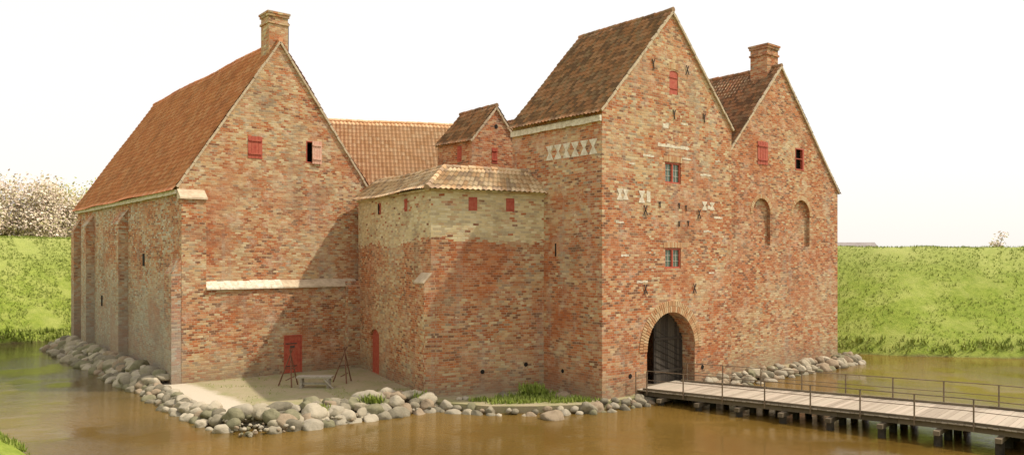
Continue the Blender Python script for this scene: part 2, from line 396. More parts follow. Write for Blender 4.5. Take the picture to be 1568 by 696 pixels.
# ============================================================ CURTAIN WING
C=empty('brick_curtain_building')
c0=Vector((-6.2,6.2,0));cl=Vector((-3.4,18.99,0));c1=Vector((0.02,4.4,0))
d1=(cl-c0).normalized();n1=Vector((-d1.y,d1.x,0))
d2=(c1-c0).normalized();n2=Vector((d2.y,-d2.x,0))
mit=(n1+n2)/(1+n1.dot(n2))
def extr(poly,z0,zts,mat,name,parent):
    mb=MB();k=len(poly)
    for p in poly: mb.v.append((p[0],p[1],z0))
    for p,z in zip(poly,zts): mb.v.append((p[0],p[1],z))
    mb.f=[tuple(range(k))[::-1],tuple(range(k,2*k))]+[(i,(i+1)%k,k+(i+1)%k,k+i) for i in range(k)]
    mb.r=[.5]*(k+2);mb.m=[0]*(k+2)
    return mb.build(name,mat,parent)
ci=c0-mit*4.0;li=cl-n1*4.0;ri=c1-n2*2.5;ri.x=.3
cw=extr([cl,c0,c1,ri,ci,li],-.5,[11.3,11.1,11.1,11.1,11.1,11.3],M['curt'],'walls',C)
cm=MB()
LP=c0.copy();LT=d1;LN=n1;RP=c0.copy();RT=d2;RN=n2
Ll=(cl-c0).length;Lr=(c1-c0).length
wl=[(.653*Ll,10.15),(.293*Ll,10.1)];wr=[(.357*Lr,10.0),(.688*Lr,10.0)]
for (s,z) in wl: cutter_poly(cm,LP,LT,LN,rect(s-.27,s+.27,z,z+.72),-.25,.4)
for (s,z) in wr: cutter_poly(cm,RP,RT,RN,rect(s-.25,s+.25,z,z+.72),-.25,.4)
cutter_poly(cm,LP,LT,LN,arch(.66*Ll,.66*Ll+1.7,.35,3.1,.45),-.35,.6)
apply_cut(cw,cm,M['curt'])
sh=MB()
for (s,z) in wl: shutter(sh,LP,LT,LN,s-.27,s+.27,z,z+.72,-.02)
for (s,z) in wr: shutter(sh,RP,RT,RN,s-.25,s+.25,z,z+.72,-.02)
sh.build('shutter',M['redp'],C)
dk=MB();s,z=wl[0];dk.obox(LP,LT,LN,s+.02,s+.25,z+.05,z+.67,.03,.034);dk.build('shutter_gap',M['dark'],C)
dd=MB()
pl=arch(.66*Ll,.66*Ll+1.7,.35,3.1,.45);cutter_poly(dd,LP,LT,LN,pl,-.3,-.12)
for i in range(1,7): dd.obox(LP,LT,LN,.66*Ll+i*.25-.01,.66*Ll+i*.25+.01,.4,2.6,-.12,-.108)
dd.build('arched_door',M['redp'],C)
bb=MB()
g=lambda u,n,z:(c0+d1*u+n1*n+Vector((0,0,z)))
bb.hexa([g(-.05,.4,-.5),g(-.05,-.2,-.5),g(1.3,-.2,-.5),g(1.3,.4,-.5),g(-.05,.4,6.2),g(-.05,-.2,6.9),g(1.3,-.2,6.9),g(1.3,.4,6.2)])
bb.build('corner_buttress',M['curt'],C)
bb=MB();bb.hexa([g(-.1,.46,6.18),g(-.1,.002,6.66),g(1.35,.002,6.66),g(1.35,.46,6.18),g(-.1,.46,6.26),g(-.1,.002,6.76),g(1.35,.002,6.76),g(1.35,.46,6.26)])
bb.build('buttress_cap',M['lime'],C)
cc=MB()
for i in range(24): cc.obox(LP,LT,LN,i*Ll/24+.003,(i+1)*Ll/24,10.98+.2*i/24,11.12+.2*i/24,0,.12,m=0)
for i in range(12): cc.obox(RP,RT,RN,i*Lr/12+.003,(i+1)*Lr/12,10.98,11.10,0,.12)
cc.build('eaves_cornice',M['curt'],C)
k=-1.25;rz=12.25
e_l=cl+n1*.35;e_c=c0+mit*.35;e_r=c1+n2*.35
t_l=cl+n1*k;t_c=c0+mit*k;t_r=c1+n2*k
V=lambda p,z:(p[0],p[1],z)
tiles('roof_tiles_west',V(e_l,11.2),V(e_c,10.98),V(t_l,12.5),V(t_c,rz),M['roofC'],C,.3,.42)
tiles('roof_tiles_south',V(e_c,10.98),V(e_r,10.98),V(t_c,rz),V(t_r,rz-.05),M['roofC'],C,.3,.42)
b_l=cl-n1*3.2;b_c=c0-mit*3.2;b_r=c1-n2*3.2
tiles('roof_tiles_inner_west',V(b_l,11.2),V(b_c,11),V(t_l,12.5),V(t_c,rz),M['roofC'],C,.3,.42)
tiles('roof_tiles_inner_south',V(b_c,11),V(b_r,11),V(t_c,rz),V(t_r,rz-.05),M['roofC'],C,.3,.42)
ridge('hip_tiles',V(e_c,11.12),V(t_c,rz+.12),M['roofC'],C,.15,.35)
ridge('ridge_tiles_west',V(t_c,rz+.1),V(t_l,12.6),M['roofC'],C,.14)
ridge('ridge_tiles_south',V(t_c,rz+.1),V(t_r,rz+.05),M['roofC'],C,.14)
hl=MB()
for (s,z,r) in ((.44,1.5,.12),(.83,1.75,.12)):
    p=RP+RT*(s*Lr);hl.cyl(Vector((p.x,p.y,z))-RN*.1,Vector((p.x,p.y,z))+RN*.012,r,r,12)
hl.build('drain_hole',M['dark'],C)

# ============================================================ GATEHOUSE
G=empty('brick_gatehouse')
gb=gable_body('walls',0,11,5.5,0,7.1,-.5,15.05,15.2,21.0,M['gate'],G)
cm=MB();P=(0,0,0)
cutter_poly(cm,P,X,NY,arch(3.42,7.5,.3,4.55),-5,.5)
cutter_poly(cm,P,X,NY,rect(4.9,6.28,11.6,12.75),-.3,.5)
cutter_poly(cm,P,X,NY,rect(4.9,6.28,6.95,8.05),-.3,.5)
cutter_poly(cm,P,X,NY,arch(5.28,6.02,16.5,17.8,.15,6),-.3,.5)
apply_cut(gb,cm,M['gate'])
framed_window(G,P,X,NY,4.9,6.28,11.6,12.75);framed_window(G,P,X,NY,4.9,6.28,6.95,8.05)
sh=MB();cutter_poly(sh,P,X,NY,arch(5.28,6.02,16.5,17.8,.15,6),-.1,-.03);sh.obox(P,X,NY,5.32,5.98,16.8,16.88,-.03,0);sh.obox(P,X,NY,5.32,5.98,17.4,17.48,-.03,0);sh.build('shutter',M['redp'],G)
gable_roof('roof',0,11,5.5,0,7.1,15.05,15.2,21.0,M['roofG'],G,ov=.28)
vr=MB();cx,cz,r0=5.46,2.51,2.04
for (ra,rb,n) in ((r0+.0,r0+.33,44),(r0+.345,r0+.62,52)):
    for i in range(n):
        a0=math.pi*i/n+.008;a1=math.pi*(i+1)/n-.008;q=.03+U(0,.02)
        def pt(r,a,y): return (cx+r*math.cos(a),y,cz+r*math.sin(a))
        vr.hexa([pt(ra,a0,-q),pt(rb,a0,-q),pt(rb,a0,.0),pt(ra,a0,.0),pt(ra,a1,-q),pt(rb,a1,-q),pt(rb,a1,.0),pt(ra,a1,.0)])
vr.build('arch_voussoirs',M['vous'],G)
vr=MB()
for (u0,u1,z) in ((4.8,6.4,12.76),(4.8,6.4,8.06),(5.18,6.12,17.85)):
    n=int((u1-u0)/.12)
    for i in range(n): vr.obox(P,X,NY,u0+i*.12,u0+i*.12+.105,z+.03*math.sin(math.pi*i/n),z+.3+.03*math.sin(math.pi*i/n),-.01,.015+U(0,.01))
vr.build('window_lintel_bricks',M['vous'],G)
gd=MB()
def archz(x): return cz+math.sqrt(max(0,r0*r0-(x-cx)**2))
x=4.98
while x<7.45:
    x2=min(x+.2,7.48);zt=min(archz(x),archz(x2-.01))-.01
    gd.obox(P,X,NY,x,x2-.012,.55,zt,-.92,-.85+U(0,.012));x+=.2
for i in range(9):
    z0=.9+i*.35
    if z0+.55<3.7: gd.beam((5.05,.835,z0+.55),(7.3,.835,z0-.35 if z0-.35>.6 else .62),.02,.05,up=(0,-1,0))
gd.beam((5.0,.82,1.2),(7.45,.82,1.2),.05,.14,up=(0,0,1));gd.beam((5.0,.82,3.0),(7.4,.82,3.0),.05,.14)
x=.95
while x<3.2:
    gd.box(3.46,3.54,x,x+.19,.55,3.1);x+=.2
gd.build('plank_gate',M['woodd'],G)
rp=MB();rp.box(3.56,3.62,.9,1.1,1.5,2.9);rp.build('gate_red_post',M['redp'],G)
fl=MB();fl.box(3.43,7.49,.01,4.99,.3,.56);fl.build('passage_floor',M['beam'],G)
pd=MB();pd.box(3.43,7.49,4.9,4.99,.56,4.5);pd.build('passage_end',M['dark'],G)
cc=MB()
for i in range(14): cc.box(-.16,0,.02+i*.505,.02+i*.505+.5,14.42+U(-.02,.02),14.72)
cc.build('eaves_cornice',M['limew'],G)
hg=MB()
def hour(P,T,N,u,z,w=.5,h=.68):
    P=Vector(P);T=Vector(T);N=Vector(N)
    for sgn in (1,-1):
        zc=z+sgn*h/2
        a=[P+T*(u-w/2)+Vector((0,0,zc)),P+T*(u+w/2)+Vector((0,0,zc)),P+T*(u+w/2*.8)+Vector((0,0,zc-sgn*.12)),P+T*(u+.06)+Vector((0,0,z)),P+T*(u-.06)+Vector((0,0,z)),P+T*(u-w/2*.8)+Vector((0,0,zc-sgn*.12))]
        b=len(hg.v)
        for n in (0,.018):
            for p in a: hg.v.append(tuple(p+N*n))
        hg.f.append(tuple(range(b,b+6)));hg.f.append(tuple(range(b+6,b+12)))
        for i in range(6): hg.f.append((b+i,b+(i+1)%6,b+6+(i+1)%6,b+6+i))
        for _ in range(8): hg.r.append(R());hg.m.append(0)
for i in range(6): hour((0,0,0),(0,1,0),(-1,0,0),.62+i*.66,13.2,.58,.78)
for (u,z,w,h) in ((3.0,10.75,.5,.65),(1.3,10.8,.45,.6),(1.75,10.8,.4,.55),(8.4,10.5,.46,.5),(9.1,10.5,.46,.45)): hour((0,0,0),X,NY,u,z,w,h)
hg.build('lime_hourglass_decoration',M['limew'],G)
lp=MB()
for (u,z,w,h) in ((4.3,13.55,2.7,.17),(4.7,14.6,.5,.3),(6.3,14.9,.6,.12),(3.1,12.9,.9,.12),(8.0,12.2,1.0,.12),(6.4,13.0,.8,.1),(9.3,9.8,.8,.12),(2.6,6.2,.9,.1),(8.3,9.0,.7,.1),(1.0,9.3,.6,.12),(3.4,10.5,.3,.5),(8.7,10.3,.25,.3),(2.0,12.4,.5,.1),(9.4,13.1,.5,.1),(8.8,6.6,.5,.1),(1.4,7.6,.6,.1)):
    x=u
    while x<u+w:
        s=U(.12,.3);lp.obox(P,X,NY,x,min(x+s,u+w)-.01,z+U(-.02,.02),z+h*U(.7,1.2),-.01,.012);x+=s
lp.build('lime_patches',M['limew'],G)
lp=MB()
for u in (3.85,7.55):
    for i in range(8):
        a=i/8*2*math.pi;lp.obox(P,X,NY,u+.3*math.cos(a)*.9-.09,u+.3*math.cos(a)*.9+.09,7.4+.55*math.sin(a)-.04,7.4+.55*math.sin(a)+.05,-.01,.012)
lp.build('pale_brick_diamonds',M['lime'],G)
an=MB()
def anchor(u,z,kind,s=.26):
    y=-.03
    if kind=='x':
        an.beam((u-s*.5,y,z-s),(u+s*.5,y,z+s),.035,.04,up=(0,-1,0));an.beam((u+s*.5,y-.02,z-s),(u-s*.5,y-.02,z+s),.035,.04,up=(0,-1,0))
    elif kind=='y':
        an.beam((u+s*.2,y,z-s),(u,y,z+s*.2),.035,.04,up=(0,-1,0));an.beam((u,y,z),(u+s*.4,y,z+s),.035,.04,up=(0,-1,0));an.beam((u,y,z),(u-s*.4,y,z+s),.035,.04,up=(0,-1,0))
for a in ((3.92,17.9,'y'),(6.81,18.0,'x'),(8.35,15.5,'y'),(5.67,15.4,'y'),(3.28,10.05,'x'),(7.87,10.0,'x'),(3.28,5.85,'x'),(7.46,5.8,'x')): anchor(*a)
for a in ((4.46,10.4),(6.1,10.4),(6.7,10.3),(6.1,9.4),(6.9,9.45)): anchor(a[0],a[1],'y',.15)
an.build('iron_wall_anchor',M['iron'],G)
hl=MB()
for (u,z,r) in ((2.1,1.35,.13),(8.2,1.3,.13)): hl.cyl((u,.1,z),(u,-.012,z),r,r,12)
for (y,z,r) in ((2.9,1.5,.11),): hl.cyl((.1,y,z),(-.012,y,z),r,r,12)
hl.build('drain_hole',M['dark'],G)
sl=MB();sl.box(-.013,.05,3.4,3.5,7.6,8.3);sl.build('slit_window',M['dark'],G)

# ============================================================ RIGHT WING
E=empty('brick_gabled_wing')
eb=gable_body('walls',11.2,26.2,18.7,1.5,38,-.5,12.4,12.4,20.3,M['right'],E)
cm=MB();P=(0,1.5,0)
cutter_poly(cm,P,X,NY,rect(16.0,17.15,13.6,15.1),-.3,.5)
cutter_poly(cm,P,X,NY,rect(20.5,21.6,13.55,15.05),-1.,.5)
cutter_poly(cm,P,X,NY,arch(15.45,17.45,8.35,11.4),-.22,.5)
cutter_poly(cm,P,X,NY,arch(20.2,22.35,8.3,11.5),-.22,.5)
apply_cut(eb,cm,M['right'])
sh=MB();shutter(sh,P,X,NY,16.0,17.15,13.6,15.1,.03);sh.build('shutter',M['redp'],E)
sh=MB();sh.obox(P,X,NY,20.5,20.56,13.55,15.05,-.15,.02);sh.obox(P,X,NY,21.42,21.6,13.55,15.05,-.15,.02);sh.obox(P,X,NY,20.56,21.42,14.97,15.05,-.15,.02);sh.obox(P,X,NY,20.56,21.42,13.55,13.63,-.15,.02);sh.obox(P,X,NY,20.56,21.42,14.3,14.35,-.15,0);sh.build('window_frame',M['redp'],E)
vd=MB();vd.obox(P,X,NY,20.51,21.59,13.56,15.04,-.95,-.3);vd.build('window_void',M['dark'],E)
vr=MB()
for (cx2,cz2,rr) in ((16.45,10.4,1.0),(21.275,10.425,1.075)):
    for i in range(26):
        a0=math.pi*i/26+.01;a1=math.pi*(i+1)/26-.01
        def pt(r,a,y): return (cx2+r*math.cos(a),y,cz2+r*math.sin(a))
        vr.hexa([pt(rr,a0,1.47),pt(rr+.26,a0,1.47),pt(rr+.26,a0,1.5),pt(rr,a0,1.5),pt(rr,a1,1.47),pt(rr+.26,a1,1.47),pt(rr+.26,a1,1.5),pt(rr,a1,1.5)])
vr.build('blind_arch_voussoirs',M['vous'],E)
gable_roof('roof',11.2,26.2,18.7,1.5,38,12.4,12.4,20.3,M['roofG'],E)
chimney('chimney',18.7,2.75,1.3,19.3,21.9,M['right'],E)
# ============================================================ STAIR TOWER
T_=empty('stair_turret')
tb=gable_body('walls',.9,4.7,2.85,12.2,16.0,-.5,15.0,15.0,17.2,M['tower'],T_)
cm=MB();cutter_poly(cm,(0,12.2,0),X,NY,rect(2.5,2.95,13.6,14.6),-.2,.4);cutter_poly(cm,(.9,0,0),(0,1,0),(-1,0,0),rect(13.3,13.75,13.7,14.7),-.2,.4);apply_cut(tb,cm,M['tower'])
sh=MB();shutter(sh,(0,12.2,0),X,NY,2.5,2.95,13.6,14.6,.02);shutter(sh,(.9,0,0),(0,1,0),(-1,0,0),13.3,13.75,13.7,14.7,.02);sh.build('shutter',M['redp'],T_)
sh=MB();sh.cyl((2.85,12.3,16.0),(2.85,12.18,16.0),.14,.14,10);sh.build('gable_hole',M['dark'],T_)
gable_roof('roof',.9,4.7,2.85,12.2,16.0,15.0,15.0,17.2,M['roofG'],T_,ov=.15)
# ============================================================ REAR WING
Q=empty('rear_wing')
ra=Vector((-8,31.0,0));rb=Vector((14,20.2,0));dd_=(rb-ra).normalized();nn=Vector((dd_.y,-dd_.x,0))
zr=17.9;hw=6.5;zev=10.4
rwv=MB()
pA=ra+nn*hw;pB=rb+nn*hw;pC=rb-nn*hw;pD=ra-nn*hw
rwv.v=[V(pA,-.5),V(pB,-.5),V(pC,-.5),V(pD,-.5),V(pA,zev),V(pB,zev),V(pC,zev),V(pD,zev),V(ra,zr-.05),V(rb,zr-.05)]
rwv.f=[(0,1,5,4),(2,3,7,6),(1,2,6,9,5),(3,0,4,8,7),(4,5,9,8),(6,7,8,9),(3,2,1,0)];rwv.r=[.5]*7;rwv.m=[0]*7
rwv.build('walls',M['rearb'],Q)
tiles('roof_tiles_south',V(ra+nn*(hw+.3),zev-.35),V(rb+nn*(hw+.3),zev-.35),V(ra,zr),V(rb,zr),M['roofR'],Q,.3,.42)
tiles('roof_tiles_north',V(ra-nn*(hw+.3),zev-.35),V(rb-nn*(hw+.3),zev-.35),V(ra,zr),V(rb,zr),M['roofR'],Q,.3,.42)
ridge('ridge_tiles',V(ra,zr+.12),V(rb,zr+.12),M['roofR'],Q)

# ============================================================ ISLAND GROUND
t=NT('gravel_ground');pos=t.new('ShaderNodeNewGeometry').outputs['Position']
n1_=t.noise(pos,.7,6,.7);n2_=t.noise(pos,9.,6,.75)
c=t.mix(n2_,(.27,.22,.13),(.42,.36,.24));c=t.mix(t.math('MULTIPLY',t.smooth(n1_,.42,.66),.6),c,(.24,.25,.10))
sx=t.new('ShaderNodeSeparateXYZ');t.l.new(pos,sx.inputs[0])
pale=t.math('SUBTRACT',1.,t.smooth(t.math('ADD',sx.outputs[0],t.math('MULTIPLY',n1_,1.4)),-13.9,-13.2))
c=t.mix(t.math('MULTIPLY',pale,.85),c,t.mix(n2_,(.50,.43,.33),(.62,.55,.45)))  # pale sand strip, with the sunlight on it partly mixed into the colour
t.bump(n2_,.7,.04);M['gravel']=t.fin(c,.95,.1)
isl=[(-15.6,48),(-15.7,20),(-16.0,7.6),(-15.2,6.9),(-7,6.2),(-6.7,5.0),(-5.4,2.4),(-3.6,.9),(-1.2,-.4),(2.3,-.5),(2.6,-.15),(10,-.25),(11.5,.3),(26.9,.5),(27.4,3),(27.4,48)]
mb=MB();k=len(isl)
for (x,y) in isl: mb.v.append((x,y,.34))
for (x,y) in isl: mb.v.append((x,y,-1.6))
mb.f=[tuple(range(k))]+[(i,(i+1)%k,k+(i+1)%k,k+i) for i in range(k)];mb.r=[.5]*(k+1);mb.m=[0]*(k+1)
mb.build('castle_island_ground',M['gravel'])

# ============================================================ STONES
bm=bmesh.new();bmesh.ops.create_icosphere(bm,subdivisions=3,radius=1);ico_v=[v.co.copy() for v in bm.verts];ico_f=[tuple(v.index for v in f.verts) for f in bm.faces];bm.free()
bm=bmesh.new();bmesh.ops.create_icosphere(bm,subdivisions=2,radius=1);icl_v=[v.co.copy() for v in bm.verts];icl_f=[tuple(v.index for v in f.verts) for f in bm.faces];bm.free()
def stone(mb,c,s):
    VV,FF=(ico_v,ico_f) if s>.3 else (icl_v,icl_f)
    q=Matrix.Rotation(U(0,6.28),3,'Z')@Matrix.Rotation(U(-.4,.4),3,'X')
    sx,sy,sz=s*U(.85,1.3),s*U(.75,1.0),s*U(.62,.9);o=Vector((U(0,99),U(0,99),U(0,99)));b=len(mb.v);r=R()
    cuts=[(Vector((U(-1,1),U(-1,1),U(-.6,1))).normalized(),U(.6,.85)) for _ in range(6)]
    for v in VV:
        p=v.copy()
        for (n,dd) in cuts:
            e=p.dot(n)-dd
            if e>0: p-=n*e*.85
        k=1+.16*mn.noise(v*1.5+o)+.05*mn.noise(v*4+o)
        p=Vector((p.x*sx,p.y*sy,p.z*sz))*k
        mb.v.append(tuple(Vector(c)+q@p))
    for f in FF: mb.f.append(tuple(b+i for i in f));mb.r.append(r);mb.m.append(0)
def pile(mb,line,rows,dens,smin,smax,side=1):
    for (x0,y0),(x1,y1) in zip(line[:-1],line[1:]):
        L=math.hypot(x1-x0,y1-y0);nx,ny=(y1-y0)/L*side,-(x1-x0)/L*side
        for (off,z) in rows:
            m=max(1,int(L*dens))
            for i in range(m):
                tt=(i+U(-.35,.35)+.5)/m
                o=off+U(-.15,.15)
                stone(mb,(x0+(x1-x0)*tt+nx*o,y0+(y1-y0)*tt+ny*o,z+U(-.07,.08)),U(smin,smax)*(1.3 if R()<.14 else 1))
sm=MB()
pile(sm,[(-15.6,7.5),(-15.2,6.6),(-11,6.3),(-7,5.9)],[(1.6,.0),(1.15,.22),(.7,.45),(.25,.62),(-.1,.62)],1.7,.28,.52,1)
pile(sm,[(-15.9,18.8),(-16.3,13),(-16.1,7.2)],[(.9,-.0),(.5,.22),(.1,.36)],1.6,.24,.46,1)
pile(sm,[(-15.6,47.5),(-15.5,30),(-15.6,19)],[(1.3,.0),(.9,.25),(.4,.5),(-.05,.75)],1.5,.3,.58,1)
pile(sm,[(-6.9,5.6),(-6.3,4.0),(-5.2,2.0),(-3.5,.6),(-1.3,-.6),(2.4,-.8)],[(.45,-.03),(.1,.18)],1.8,.17,.40,1)
pile(sm,[(-6.0,5.2),(-3,4.1),(-.3,3.4)],[(.2,.38)],1.3,.15,.35,1)
pile(sm,[(-.4,3),(-.5,-.4),(2.4,-.45)],[(.1,.32)],1.6,.15,.32,1)
pile(sm,[(8,-.5),(11.5,.0),(26.6,.4),(27.5,1.5)],[(.7,-.03),(.3,.2),(-.2,.42)],1.6,.22,.44,1)
pile(sm,[(27.4,2),(27.6,40)],[(.6,0),(.2,.3)],1.2,.25,.45,1)
pile(sm,[(2.4,-.6),(8,-.5)],[(.0,.0),(.2,-.1)],1.4,.2,.35,1)
stone(sm,(-8.6,6.6,.66),.62);stone(sm,(-3.9,-.5,.05),.6);stone(sm,(-13.2,5.4,.2),.62);stone(sm,(-14.4,5.5,.25),.6)
for _ in range(420):
    a=R();x=-16.6+a*9.6;y=5.3-a*.4+U(-.6,2.2);stone(sm,(x,y,.36 if y>6.6 else U(-.02,.3)),U(.05,.14))
sm.build('stone_embankment',M['stone'],smooth=True)

# ============================================================ TERRAIN
moat=[(-24.3,-20),(-24.3,54),(33,54),(31.6,30),(31,4),(33.3,-.9),(38.6,-6.6),(45.4,-14.2),(49,-20)]
def sd(x,y):
    ins=False;best=1e9;n=len(moat);j=n-1
    for i in range(n):
        xi,yi=moat[i];xj,yj=moat[j]
        if (yi>y)!=(yj>y) and x<(xj-xi)*(y-yi)/(yj-yi)+xi: ins=not ins
        dx,dy=xj-xi,yj-yi;tt=max(0,min(1,((x-xi)*dx+(y-yi)*dy)/(dx*dx+dy*dy)))
        best=min(best,math.hypot(x-xi-tt*dx,y-yi-tt*dy));j=i
    return -best if ins else best
def hgt(x,y):
    d=sd(x,y)
    d+=mn.noise(Vector((x*.12,y*.12,1.)))*.7
    if d<=0: return max(-1.6,d*.8)
    top=8.55+1.15*max(0,min(1,(y-5)/50))
    if y<-15: top=min(top,7.2)
    wd=13.
    if d<wd+2:
        s=min(1,d/wd);z=.35*min(1,d/.6)+(top-.35)*(1.08*s-.08*s*s if s<1 else 1)
        if s>.85: z=z-(s-.85)**2*3
    elif d<20: z=top-.07
    else: z=top-.07-(top-3.2)*min(1,(d-20)/16)
    if d>60: z+=mn.noise(Vector((x*.01,y*.01,5.)))*1.2
    return z+(mn.noise(Vector((x*.35,y*.35,0.)))*.14+mn.noise(Vector((x*1.1,y*1.1,0.)))*.07)*min(1,d)
def axis(a,b,step,far):
    xs=[];x=a
    while x<=b: xs.append(x);x+=step
    s=step;lo=a;L=[]
    while lo>-far: s*=1.35;lo-=s;L.append(lo)
    s=step;hi=xs[-1];H=[]
    while hi<far: s*=1.35;hi+=s;H.append(hi)
    return L[::-1]+xs+H
ax=axis(-48,72,.8,3500);ay=axis(-46,84,.8,3500)
tv=[(x,y,hgt(x,y)) for y in ay for x in ax];nx=len(ax)
tf=[(j*nx+i,j*nx+i+1,(j+1)*nx+i+1,(j+1)*nx+i) for j in range(len(ay)-1) for i in range(nx-1)]
t=NT('grass_bank');g=t.new('ShaderNodeNewGeometry');pos=g.outputs['Position']
a_=t.noise(pos,.35,6,.7);b_=t.noise(pos,2.2,6,.75);d_=t.noise(pos,9.,4,.7)
c=t.mix(t.smooth(b_,.3,.7),(.17,.235,.03),(.29,.345,.06));c=t.mix(t.math('MULTIPLY',t.smooth(a_,.4,.68),.7),c,(.39,.41,.12))
c=t.mix(t.math('MULTIPLY',t.smooth(d_,.5,.7),.35),c,(.11,.145,.02))
sx=t.new('ShaderNodeSeparateXYZ');t.l.new(pos,sx.inputs[0])
c=t.mix(t.math('MULTIPLY',t.smooth(sx.outputs[2],4.5,9.),.35),c,(.45,.45,.18))
c=t.mix(t.math('SUBTRACT',1.,t.smooth(t.math('ADD',sx.outputs[2],a_),.35,.75)),c,(.16,.13,.06))
t.bump(t.math('ADD',b_,d_),.8,.10);M['grass']=t.fin(c,.95,.1)
me=bpy.data.meshes.new('ground');me.from_pydata(tv,[],tf);me.materials.append(M['grass']);me.polygons.foreach_set('use_smooth',[True]*len(me.polygons))
o=bpy.data.objects.new('ground',me);COL.objects.link(o)
M['tuft']=simple('grass_blades',(.19,.25,.04),(.31,.355,.08),1.2,.8,rnd=[(.17,.23,.03),(.27,.32,.06),(.38,.40,.13),(.15,.20,.03),(.24,.30,.05)],bump=0)
tu=MB()
def tuft(x,y,z,s,n=4):
    for _ in range(n):
        a=U(0,6.28);w=s*.16;dx,dy=math.cos(a),math.sin(a);l=U(.2,.7)*s;h=s*U(.6,1.2);ox,oy=U(-s,s)*.5,U(-s,s)*.5
        tu.face([(x+ox-dy*w,y+oy+dx*w,z-.03),(x+ox+dy*w,y+oy-dx*w,z-.03),(x+ox+dx*l,y+oy+dy*l,z+h)])
cnt=0
while cnt<30000:
    if R()<.42: x,y=U(-34,-6),U(53,72)
    else:
        x,y=U(27,62),U(-28,30)
    d=sd(x,y)
    if d<.15 or d>15.5: continue
    if d>1.2 and mn.noise(Vector((x*.35,y*.35,2.)))<-.25 : continue
    tuft(x,y,hgt(x,y),U(.09,.22) if d>1 else U(.25,.5),3);cnt+=1
for _ in range(900):
    x=U(-26.5,-23.9);y=U(4,17)
    if sd(x,y)>0: tuft(x,y,hgt(x,y),U(.1,.25),5)
tu.build('grass_tufts',M['tuft'],fix=False)
tu=MB()
for _ in range(1800):
    u=R();x=U(-5.6,-.4);y=U(-.4,4.2)
    if y<(-.66*(x+.8)-.1): continue
    if mn.noise(Vector((x*.8,y*.8,7.)))<-.15: continue
    if y>4.3+(-x)*.28-.3: continue
    tuft(x,y,.34,U(.1,.28),4)
for (cx_,cy_,s) in ((-9.9,5.5,.35),(-10.2,5.8,.3),(-1.9,2.9,.4),(-2.2,3.3,.35),(-12.6,5.6,.2),(-7.4,5.4,.25)):
    for _ in range(60): tuft(cx_+U(-.3,.3),cy_+U(-.3,.3),.4+U(0,.35),s,3)
for _ in range(1400):
    x=U(-14,-5);y=U(7,18.8)
    if mn.noise(Vector((x*.5,y*.5,4.)))<.08: continue
    tuft(x,y,.34,U(.04,.1),3)
tu.build('foreshore_grass',M['tuft'],fix=False)

# ============================================================ WATER
t=NT('moat_water');pos=t.new('ShaderNodeNewGeometry').outputs['Position']
mp=t.new('ShaderNodeMapping');mp.inputs['Rotation'].default_value=(0,0,math.radians(40));t.l.new(pos,mp.inputs[0])
mp2=t.new('ShaderNodeMapping');mp2.inputs['Scale'].default_value=(.9,2.4,1.);t.l.new(mp.outputs[0],mp2.inputs[0])
r1=t.noise(mp2.outputs[0],3.4,4,.6);r2=t.noise(pos,.12,3,.5);r4=t.noise(mp2.outputs[0],.5,3,.5)
sx=t.new('ShaderNodeSeparateXYZ');t.l.new(pos,sx.inputs[0])
c=t.mix(t.smooth(r2,.35,.65),(.115,.068,.014),(.17,.10,.022))
c=t.mix(t.math('MULTIPLY',t.smooth(sx.outputs[1],6.,34.),.75),c,(.075,.07,.035))
amp=t.math('ADD',.35,t.math('MULTIPLY',t.smooth(t.noise(pos,.22,3,.5),.4,.6),1.3))
t.bump(t.math('MULTIPLY',t.math('ADD',r1,t.math('MULTIPLY',r4,.7)),amp),.34,.07);M['water']=t.fin(c,.03,.5);t.b.inputs['IOR'].default_value=1.33
mb=MB();mb.face([(-30,-25,0),(56,-25,0),(56,60,0),(-30,60,0)],.5);mb.build('moat_water',M['water'])

# ============================================================ BRIDGE
B=empty('timber_footbridge')
bo=Vector((4.55,-.06,0));bd=Vector((.145,-.989,0)).normalized();bn=Vector((bd.y,-bd.x,0))
if bn.x>0: bn=-bn
LB=24.;zd=.62
def bp(s,o,z):
    wdn=1+max(0,s)*.008
    p=bo+bd*s+bn*o*wdn;return (p.x+.1,p.y,z+.36*min(1,max(0,s)/15))
hwd=2.0
pk=MB();s=-.4
while s<LB:
    w=.19;z=zd+U(-.006,.006);e=U(-.03,.03)
    pk.hexa([bp(s,hwd+e,z-.06),bp(s+w,hwd+e,z-.06),bp(s+w,-hwd+e,z-.06),bp(s,-hwd+e,z-.06),bp(s,hwd+e,z),bp(s+w,hwd+e,z),bp(s+w,-hwd+e,z),bp(s,-hwd+e,z)]);s+=.2
pk.build('deck_planks',M['deck'],B)
st=MB()
seg=[0,2.5,5,7.5,10,12.5,15,20,LB]
for s0,s1 in zip(seg[:-1],seg[1:]):
    for o in (-1.75,-.9,0,.9,1.75): st.beam(bp(s0,o,zd-.19),bp(s1-.01,o,zd-.19),.16,.24)
    for o in (-hwd+.06,hwd-.06): st.beam(bp(s0,o,zd+.055),bp(s1-.01,o,zd+.055),.1,.09)
s=1.2;sp_=2.15
while s<LB:
    st.beam(bp(s,2.4,zd-.41),bp(s,-2.4,zd-.41),.22,.18);s+=sp_
st.build('bridge_beams',M['beam'],B)
pi_=MB();s=1.2
while s<LB:
    for o in (-2.1,-.7,.7,2.1): pi_.cyl(bp(s,o,-1.6),bp(s,o,zd-.50),.17,.16,10)
    s+=sp_
pi_.build('bridge_piles',M['pile'],B)
rl=MB()
